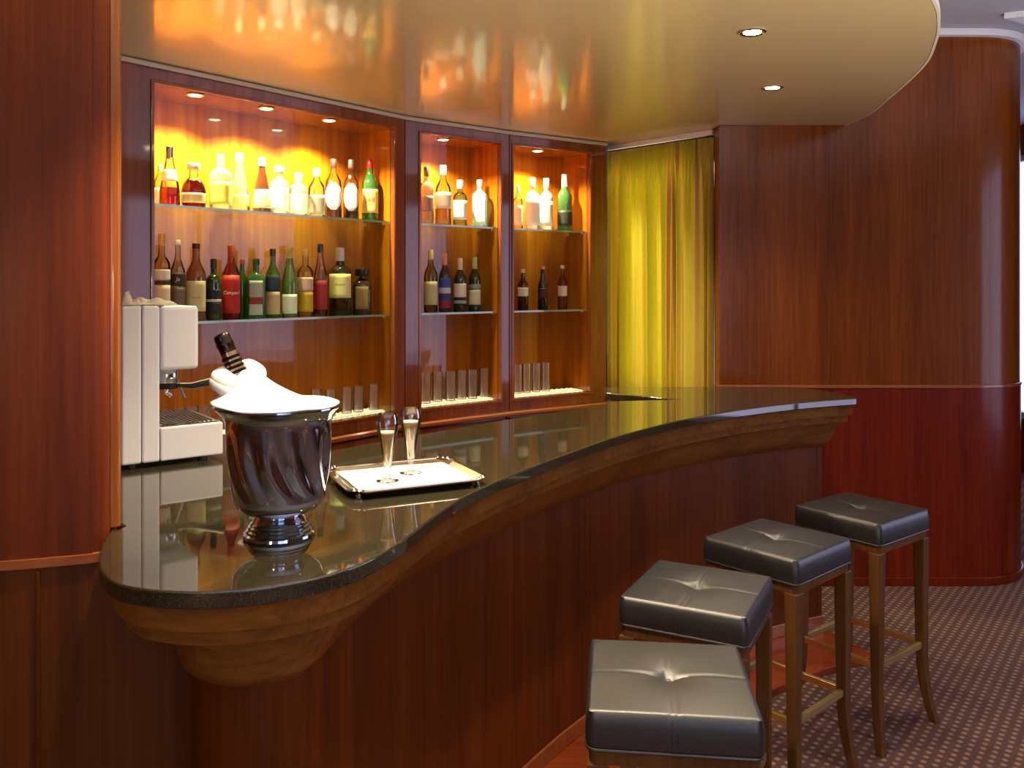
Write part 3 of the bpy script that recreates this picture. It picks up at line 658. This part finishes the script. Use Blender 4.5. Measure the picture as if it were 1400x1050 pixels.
def uplighter(x, y, label, pw, tilt, az):  # unseen uplighter, added to brighten the lowered ceiling
    t = thing('added_uplighter', label, 'floor lamp', (x, y, 0), 0, 'added uplighters out of view')
    b = MB(); b.lathe([(.0005, .0005), (.13, .0005), (.13, .016), (.02, .03), (.0005, .03)], n=32, cap0=False, cap1=False); b.build('base', M['brass'], t)
    b = MB(); b.lathe([(.010, .0305), (.010, 1.10)], n=12); b.build('pole', M['brass'], t)
    b = MB(); b.lathe([(.02, 1.101), (.10, 1.14), (.16, 1.20), (.158, 1.20), (.098, 1.145), (.0005, 1.112)], n=40, cap0=True, cap1=False); b.build('bowl_shade', M['brass'], t)
    spot('spot_light', (0, 0, 1.22), pw, math.radians(152), .3, (1, .93, .80), .08, t, (PI+tilt*math.cos(az), tilt*math.sin(az), 0))
uplighter(1.95, 1.1, 'added unseen brass uplighter to the right of the stools, brightening the soffit', 185, 0, 0)
uplighter(.55, -.15, 'added unseen brass uplighter behind the camera, brightening the soffit', 130, 0, 0)
fill_lamp(2.0, -1.7, 'added tall brass fill lamp behind the camera to the right', 50)
fill_lamp(-1.2, -1.9, 'added tall brass fill lamp behind the camera to the left', 62)

# ------------------------------------------------------------------ champagne bucket, bottle, napkin
BX, BY = -.462, 1.70
bk = thing('champagne_bucket', 'large polished silver champagne bucket with wavy fluting on a stepped foot', 'ice bucket', (BX, BY, ZT+.0005))
def gad(a, r, z):
    if .085 < z < .225:
        w = math.sin(PI*(z-.085)/.14); return r*(1+.05*w*math.sin(12*(a)+9*(z-.15)*5+1.2*math.sin((z-.085)*30)))
    return r
foot = [(.0005, 0), (.068, 0), (.070, .003), (.069, .008), (.064, .011), (.064, .015), (.060, .018), (.060, .022), (.056, .025), (.056, .028), (.052, .031), (.050, .036), (.046, .041), (.045, .045), (.048, .047)]
b = MB(); b.lathe(foot, n=64, cap0=False, cap1=False); b.build('foot', M['silver'], bk)
body = [(.048, .047), (.062, .050), (.076, .056), (.086, .066)]+[(.089+.014*((z-.075)/.15)**1.1, z) for z in [.075+.15*i/26 for i in range(27)]]+[(.104, .232), (.108, .240), (.115, .248), (.121, .253), (.125, .257), (.125, .260), (.122, .261), (.112, .252), (.104, .240), (.095, .20), (.085, .08), (.0005, .06)]
b = MB(); b.lathe(body, n=192, fn=gad, cap0=False, cap1=False); b.build('bowl', M['silver'], bk)
# bottle
cb = thing('champagne_bottle', 'champagne bottle with dark and gold foil neck leaning out of the silver bucket', 'bottle', (0, 0, 0))
tip = Vector((-.579, 1.70, 1.50)); dr = Vector((.40, .02, -.92)).normalized(); q = dr.to_track_quat('Z', 'Y').to_matrix().to_4x4(); q.translation = tip
b = MB(); b.lathe([(.0145, .09), (.0155, .12), (.022, .15), (.034, .185), (.038, .21), (.038, .26), (.034, .268), (.0005, .268)], n=28, cap0=True, cap1=False); b.xf(q); b.build('glass_body', gm((.03,.08,.02), .05, .4), cb)
b = MB(); b.lathe([(.0005, 0), (.012, .0), (.0155, .003), (.0165, .010), (.0160, .016), (.0172, .019), (.0172, .024), (.0160, .028), (.0165, .04)], n=28, cap0=False, cap1=False); b.xf(q); b.build('cork_foil', plain('dark_foil', srgb(70, 58, 52), .25, 1), cb)
b = MB(); b.lathe([(.0165, .04), (.0172, .055), (.0178, .088), (.0180, .12)], n=28); b.xf(q); b.build('neck_foil', plain('gold_foil', srgb(176, 150, 110), .3, 1), cb)
b = MB()
for k in range(6): b.lathe([(.0178, .048+k*.010), (.0190, .051+k*.010), (.0180, .054+k*.010)], n=28)
b.xf(q); b.build('foil_band', plain('black_foil', srgb(40, 34, 30), .3, 1), cb)
# napkin: cloth filling the mouth and twisted round the neck
rnd = random.Random(11)
def nz(x, y):
    return .5*math.sin(37*x+21*y+1)+.3*math.sin(61*x-47*y+2)+.25*math.sin(23*x+71*y)
b = MB(); NR, NA = 30, 96; vs = []
nx_, ny_ = tip.x+dr.x*.09-BX, tip.y+dr.y*.09-BY
for j in range(NR+1):
    for i in range(NA):
        a = 2*PI*i/NA; f = j/NR
        left = .5-.5*math.cos(a); RR = .1165+.013*left**1.5; r = RR*f
        x, y = r*math.cos(a), r*math.sin(a)
        g = math.exp(-(((x-nx_-.016)/.042)**2+((y-ny_)/.058)**2))
        z = .262+.056*g*1.0+.012*(1-f)+.0045*nz(x, y)*(1-.5*f)+.006*math.sin(math.atan2(y-ny_, x-nx_)*3+r*60)*g
        z += .012*math.exp(-(((x+.02)/.045)**2+(y/.06)**2))
        if f > .93: z -= (f-.93)*.02
        hole = math.hypot(x-nx_, (y-ny_))
        vs.append((x, y, z))
fs = [(j*NA+i, j*NA+(i+1) % NA, (j+1)*NA+(i+1) % NA, (j+1)*NA+i) for j in range(NR) for i in range(NA)]
b.add(vs, fs, 0, True)
np_ = thing('linen_napkin', 'bright white linen napkin heaped in the silver bucket and wrapped round the bottle neck', 'napkin', (BX, BY, ZT+.0005))
o = b.build('spread_cloth', M['cloth'], np_); md = o.modifiers.new('thickness', 'SOLIDIFY'); md.thickness = .002; md.offset = 1
# wrapped roll round the neck
b = MB()
for (R0, rr, zz, sq_, px_, tw) in ((.034, .021, .290, 1.15, .004, .3), (.030, .020, .312, 1.1, .000, 1.4)):
    loops = []
    for i in range(49):
        a = 2*PI*i/48; c = Vector((nx_+px_+R0*math.cos(a)*sq_, ny_+R0*math.sin(a), zz+.012*math.cos(a+tw)*-1 + .006*math.sin(a*2)))
        rad = Vector((math.cos(a), math.sin(a), 0)); lp = []
        for k in range(14):
            t = 2*PI*k/14; r2 = rr*(1+.10*math.sin(3*t+a*2)); lp.append(tuple(c+rad*(r2*math.cos(t))+Vector((0, 0, 1))*(r2*math.sin(t)*1.05)))
        loops.append(lp)
    b.loft(loops, 0, True, False, False)
b.build('wrapped_fold', M['cloth'], np_, subsurf=1)

# ------------------------------------------------------------------ tray with napkin and two flutes
TX, TY, TA = -.272, 2.165, math.radians(25.5)
tr_ = thing('serving_tray', 'silver rectangular serving tray with clipped ornate corners on the bar', 'tray', (TX, TY, ZT+.0005), TA)
def octo(hx, hy, c, z, k=0): 
    P = []
    for sx, sy in ((1, 1), (-1, 1), (-1, -1), (1, -1)):
        corner = [(hx, hy-c), (hx-c*.35, hy-c*.75), (hx-c*.75, hy-c*.35), (hx-c, hy)]
        if sx*sy < 0: corner = corner[::-1]
        P += [(x*sx, y*sy, z) for x, y in corner]
    return P
b = MB(); b.loft([octo(.135, .105, .03, .004), octo(.145, .115, .03, .0), octo(.150, .120, .032, .004), octo(.172, .140, .036, .014), octo(.176, .144, .036, .016), octo(.176, .144, .036, .019), octo(.170, .138, .036, .018), octo(.150, .119, .03, .0065), octo(.14, .11, .03, .005)], smooth=False)
b.build('tray_body', M['silver2'], tr_)
b = MB()
for P in (octo(.174, .142, .036, .0195),):
    P = P+[P[0]]
    b.tube(P, .003, 6)
for sx in (-1, 1):
    for sy in (-1, 1):
        for k in range(3): b.lathe([(.0005,.018),(.007-.001*k,.020),(.0005,.026)], sx*(.163-.010*k), sy*(.121+.010*k), 10, cap0=False, cap1=False)
b.build('beaded_rim', M['silver2'], tr_)
b = MB()
for sx in (-1, 1):
    for sy in (-1, 1): b.lathe([(.006, 0), (.008, .008), (.0005, .012)], sx*.15, sy*.118, 10, cap1=False)
b.build('foot', M['silver2'], tr_)
n = 28; vs = []
for j in range(n+1):
    for i in range(n+1):
        x = -.146+.292*i/n; y = -.114+.228*j/n; e = max(abs(x)/.146, abs(y)/.114)
        z = .0075+.0008*math.sin(30*x+9*y)+.0006*math.sin(55*y-11*x)+(.007*max(0, e-.93)/.07)
        vs.append((x, y, z))
b = MB(); b.add(vs, [(j*(n+1)+i, j*(n+1)+i+1, (j+1)*(n+1)+i+1, (j+1)*(n+1)+i) for j in range(n) for i in range(n)], 0, True)
o = b.build('tray_napkin', M['cloth']); o.location = (TX, TY, ZT+.0005); o.rotation_euler = (0, 0, TA); md = o.modifiers.new('thickness', 'SOLIDIFY'); md.thickness = .0012; md.offset = 1
tag(o, 'white cloth lining the silver tray under the two flutes', 'napkin')
def flute(x, y, lvl, label):
    t = thing('champagne_flute', label, 'champagne glass', (x, y, ZT+.0105), 0, 'champagne flutes on the tray')
    outer = [(.0005, 0), (.028, 0), (.028, .0015), (.012, .004), (.0060, .010), (.0052, .020), (.0066, .028), (.0098, .036), (.0125, .06), (.0165, .085), (.0215, .110), (.0262, .130), (.0275, .142), (.0268, .154), (.0225, .168)]
    inn = [(.0217, .168), (.0260, .154), (.0267, .142), (.0254, .130), (.0207, .110), (.0157, .085), (.0117, .06), (.009, .040), (.0005, .036)]
    b = MB(); b.lathe(outer+inn, n=32, cap0=False, cap1=False); b.build('glass_bowl', gm((.975,.975,.97), .09), t)
    pts = [(.0005, .0365), (.0087, .0405), (.0114, .06), (.0154, .085), (.0204, .110)]
    pts = [p for p in pts if p[1] < lvl]; r = .0204+(lvl-.110)*.235
    pts += [(r, lvl), (.0005, lvl)]
    b = MB(); b.lathe(pts, n=28, cap0=False, cap1=False); b.build('champagne', M['champ'], t)
    b = MB(); b.lathe([(.0005, lvl+.0003), (r, lvl+.0003), (r+.0002, lvl+.004), (.0005, lvl+.0035)], n=28, cap0=False, cap1=False); b.build('foam', M['foam'], t)
flute(-.309, 2.125, .118, 'fuller-bodied champagne flute at the left on the tray, lower wine level')
flute(-.262, 2.215, .130, 'champagne flute at the right rear of the tray, higher wine level')

# ------------------------------------------------------------------ espresso machine
ma = math.atan2(.6, .8)
em = thing('espresso_machine', 'ivory white espresso machine seen from its side at the left end of the bar', 'espresso machine', (-1.04, 2.28, ZT), ma)
W_ = .29
def part(nm, m, *boxes, bevel=.006, parent=em):
    b = MB()
    for bx in boxes: b.box(*bx)
    return b.build(nm, m, parent, bevel=bevel, segs=3)
part('rear_housing', M['machine'], (0, .050, 0, W_, .014, .440))
part('column_panel', M['machine'], (.052, .0975, 0, W_, .014, .439))
part('head', M['machine'], (.0995, .202, 0, W_, .262, .438), bevel=.010)
part('base', M['machine'], (.0995, .270, 0, W_, .014, .106), bevel=.005)
part('drip_tray', M['black'], (.105, .262, .012, W_-.012, .1062, .109), bevel=.001)
b = MB()
for i in range(12): b.box(.106+.0125*i, .110+.0125*i, .014, W_-.014, .1092, .1118)
b.build('drip_grille', M['steel'], em)
b = MB()
for x in (.03, .22):
    for y in (.03, W_-.03): b.lathe([(.014, .0005), (.012, .0135)], x, y, 14)
b.build('foot', M['black'], em)
b = MB(); b.lathe([(.030, .215), (.034, .225), (.034, .25), (.026, .261)], .150, .13, 24); g = b.build('group_head', M['steel'], em)
b = MB(); b.lathe([(.031, .198), (.033, .212), (.030, .2145)], .150, .13, 24)
b.tube([(.18, .12, .206), (.215, .105, .203), (.30, .075, .222)], [.006, .010, .012]); b.build('portafilter', M['black'], em)
b = MB(); b.tube([(.15, .13, .198), (.15, .13, .186), (.162, .13, .175)], .006); b.build('spout', M['steel'], em)
b = MB(); b.tube([(.165, .255, .262), (.205, .255, .235), (.235, .25, .15)], .0045); b.build('steam_wand', M['steel'], em)
b = MB(); b.tube([(.2025, .245, .405), (.26, .245, .403)], .009, 12); b.build('steam_knob', M['black'], em)
def crumple(label, x0, x1, y0, y1, hgt, seed):
    r = random.Random(seed); n = 22; vs = []; ph_ = [r.uniform(0, 6) for _ in range(4)]
    for j in range(n+1):
        for i in range(n+1):
            fx, fy = i/n, j/n; x = x0+(x1-x0)*fx; y = y0+(y1-y0)*fy
            e = min(fx, 1-fx, fy, 1-fy)*2; w = min(1, e*3)
            z = .0015+hgt*w*(.55+.28*math.sin(6*fx+4*fy+ph_[0])+.20*math.sin(11*fx-8*fy+ph_[1])+.05*math.sin(19*fy+ph_[2]))
            vs.append((x, y, max(.0015, z)))
    b = MB(); b.add(vs, [(j*(n+1)+i, j*(n+1)+i+1, (j+1)*(n+1)+i+1, (j+1)*(n+1)+i) for j in range(n) for i in range(n)], 0, True)
    o = b.build('folded_cloth', plain('grey_white_towel', srgb(205, 196, 180), .9)); o.location = (-1.04, 2.28, ZT+.4405); o.rotation_euler = (0, 0, ma)
    md = o.modifiers.new('thickness', 'SOLIDIFY'); md.thickness = .0012; md.offset = 1
    tag(o, label, 'cloth', 'crumpled cloths on the machine')
crumple('taller crumpled off-white cloth on the machine next to the wood wall', .002, .055, .01, .16, .036, 2)
crumple('lower crumpled off-white cloth on top of the machine, nearer its front', .062, .150, .02, .20, .018, 5)

# ------------------------------------------------------------------ bar stools
SH, SX, SY, ST = .784, .345, .335, .078
def stool():
    t = thing('bar_stool', '', 'bar stool')
    n = 84; b = MB(); hx, hy = SX/2, SY/2
    def rr(s): return s
    vs = []; 
    # top surface with tufted centre, crossed seams and rolled edge
    for j in range(n+1):
        for i in range(n+1):
            x = -hx+SX*i/n; y = -hy+SY*j/n
            ex, ey = (hx-abs(x)), (hy-abs(y)); e = min(ex, ey)
            z = 0.0
            R = .010
            if e < R: z -= R-math.sqrt(max(0, R*R-(R-e)**2))
            z += .007*(1-(x/hx)**2)*(1-(y/hy)**2)
            d = math.hypot(x, y); z -= .009*math.exp(-(d/.020)**2)+.008*math.exp(-(d/.060)**2)
            fade = math.exp(-(d/.10)**2)
            z -= (.0008+.003*fade)*math.exp(-(x/.005)**2)*(1 if abs(y) < hy else 0)
            z -= .0014*math.exp(-((y-.006)/.003)**2)+.0014*math.exp(-((y+.006)/.003)**2)
            sx = x; sy = y
            # rounded plan corners
            if ex < .02 and ey < .02:
                cx_, cy_ = math.copysign(hx-.02, x), math.copysign(hy-.02, y); dd = math.hypot(x-cx_, y-cy_)
                if dd > .02: sx = cx_+(x-cx_)*.02/dd; sy = cy_+(y-cy_)*.02/dd
            vs.append((sx, sy, SH-.006+z))
    W1 = n+1
    fs = [(j*W1+i, j*W1+i+1, (j+1)*W1+i+1, (j+1)*W1+i) for j in range(n) for i in range(n)]
    ring = [j*1 for j in range(0)]
    ring = [i for i in range(n)]+[j*W1+n for j in range(n)]+[n*W1+i for i in range(n, 0, -1)]+[j*W1 for j in range(n, 0, -1)]
    m0 = len(vs); nr = len(ring)
    zl = [SH-.030, SH-.055, SH-.074, SH-ST]; bul = [.0025, .0030, .0015, -.004]
    for z, bu in zip(zl, bul):
        for k in ring:
            x, y, _ = vs[k]; sxx = 1+bu/hx; vs.append((x*sxx, y*(1+bu/hy), z))
    prev = ring
    for q in range(len(zl)):
        cur_ = [m0+q*nr+k for k in range(nr)]
        for k in range(nr): fs.append((prev[k], prev[(k+1) % nr], cur_[(k+1) % nr], cur_[k]))
        prev = cur_
    fs.append(tuple(prev)); b.add(vs, fs, 0, True); 
    seat = b.build('seat_cushion', M['leather'], t)
    # piping at the foot of the cushion, vertical seams, button
    def rect(hx_, hy_, z, c=.02):
        P = []
        for sx, sy, a0 in ((1, 1, 0), (-1, 1, 90), (-1, -1, 180), (1, -1, 270)):
            for k in range(5):
                a = math.radians(a0+22.5*k); P.append((sx*(hx_-c)+c*math.cos(a), sy*(hy_-c)+c*math.sin(a), z))
        return P
    b = MB(); P = rect(hx+.0005, hy+.0005, SH-ST-.001); b.tube(P+[P[0]], .0035, 8); 
    for sg in (-1, 1):
        for q_ in (-.005, .005): b.tube([(sg*(hx+.0002), q_, SH-.018), (sg*(hx+.0030), q_, SH-.04), (sg*(hx+.0032), q_, SH-.06), (sg*(hx+.0015), q_, SH-ST+.002)], .0009, 5)
    b.build('piping', M['leather'], seat)
    b = MB(); b.lathe([(.006, SH-.020), (.0055, SH-.0165), (.0005, SH-.015)], n=14, cap1=False); b.build('button', M['leather'], seat)
    b = MB(); b.loft([rect(hx-.004, hy-.004, SH-ST-.032), rect(hx-.003, hy-.003, SH-ST-.0045)]); b.build('apron', M['legs'], t, bevel=.001)
    zt_ = SH-ST-.0325
    rx, ry = hx-.022, hy-.022
    for sx, sy in ((1, 1), (1, -1), (-1, -1), (-1, 1)):
        loops = []
        for k in range(13):
            f = k/12; z = zt_*(1-f)+.001
            fl = .004*f+.030*max(0, f-.62)**2/.38**2
            w = .0205*(1-f)+.0135*f
            cx_, cy_ = sx*(rx+fl), sy*(ry+fl)
            loops.append([(cx_-w, cy_-w, z), (cx_+w, cy_-w, z), (cx_+w, cy_+w, z), (cx_-w, cy_+w, z)])
        b = MB(); b.loft(loops, 0, False); lg = b.build('leg', M['legs'], t, bevel=.002)
    zr = .285; r0 = rx+.003; r1 = ry+.003
    for k, (p, q, nm, mt) in enumerate((((-r0, -r1), (r0, -r1), 'footrail', 'legs2'), ((-r0, r1), (r0, r1), 'footrail', 'legs2'), ((-r0, -r1), (-r0, r1), 'footrail', 'brass'), ((r0, -r1), (r0, r1), 'footrail', 'brass'))):
        b = MB(); hh = .011; ww = .008; e = .0165
        if p[1] == q[1]: b.box(p[0]+e, q[0]-e, p[1]-ww, p[1]+ww, zr-hh, zr+hh)
        else: b.box(p[0]-ww, p[0]+ww, p[1]+e, q[1]-e, zr-hh, zr+hh)
        b.build(nm, M[mt], t, bevel=.002)
    return t
M['legs2'] = wood('pale_stretcher_wood', srgb(132, 108, 64), srgb(168, 142, 92), .35, .5, axis='x')
spots_ = [(.329, 1.798, 83.5, 'nearest black leather bar stool, its seat cut by the bottom edge of the picture'),
          (.507, 2.330, 63, 'second nearest black leather bar stool, partly behind the nearest one'),
          (.859, 2.774, 42, 'third black leather bar stool from the front, second farthest along the bar'),
          (1.287, 3.153, 37.5, 'farthest black leather bar stool, standing before the red wood wall')]
st0 = stool()
for i, (x, y, a, lb) in enumerate(spots_):
    o = st0 if i == 0 else copy_tree(st0)
    o.location = (x, y, 0); o.rotation_euler = (0, 0, math.radians(a)); tag(o, lb, 'bar stool', 'black leather bar stools along the bar')

# ------------------------------------------------------------------ world and view
w = bpy.data.worlds.new('world'); sc.world = w; w.use_nodes = True
w.node_tree.nodes['Background'].inputs[0].default_value = (.55, .62, .8, 1); w.node_tree.nodes['Background'].inputs[1].default_value = .3
sc.view_settings.view_transform = 'Standard'; sc.view_settings.look = 'None'; sc.view_settings.gamma = 1; sc.view_settings.use_curve_mapping = False
sc.view_settings.exposure = 0.0
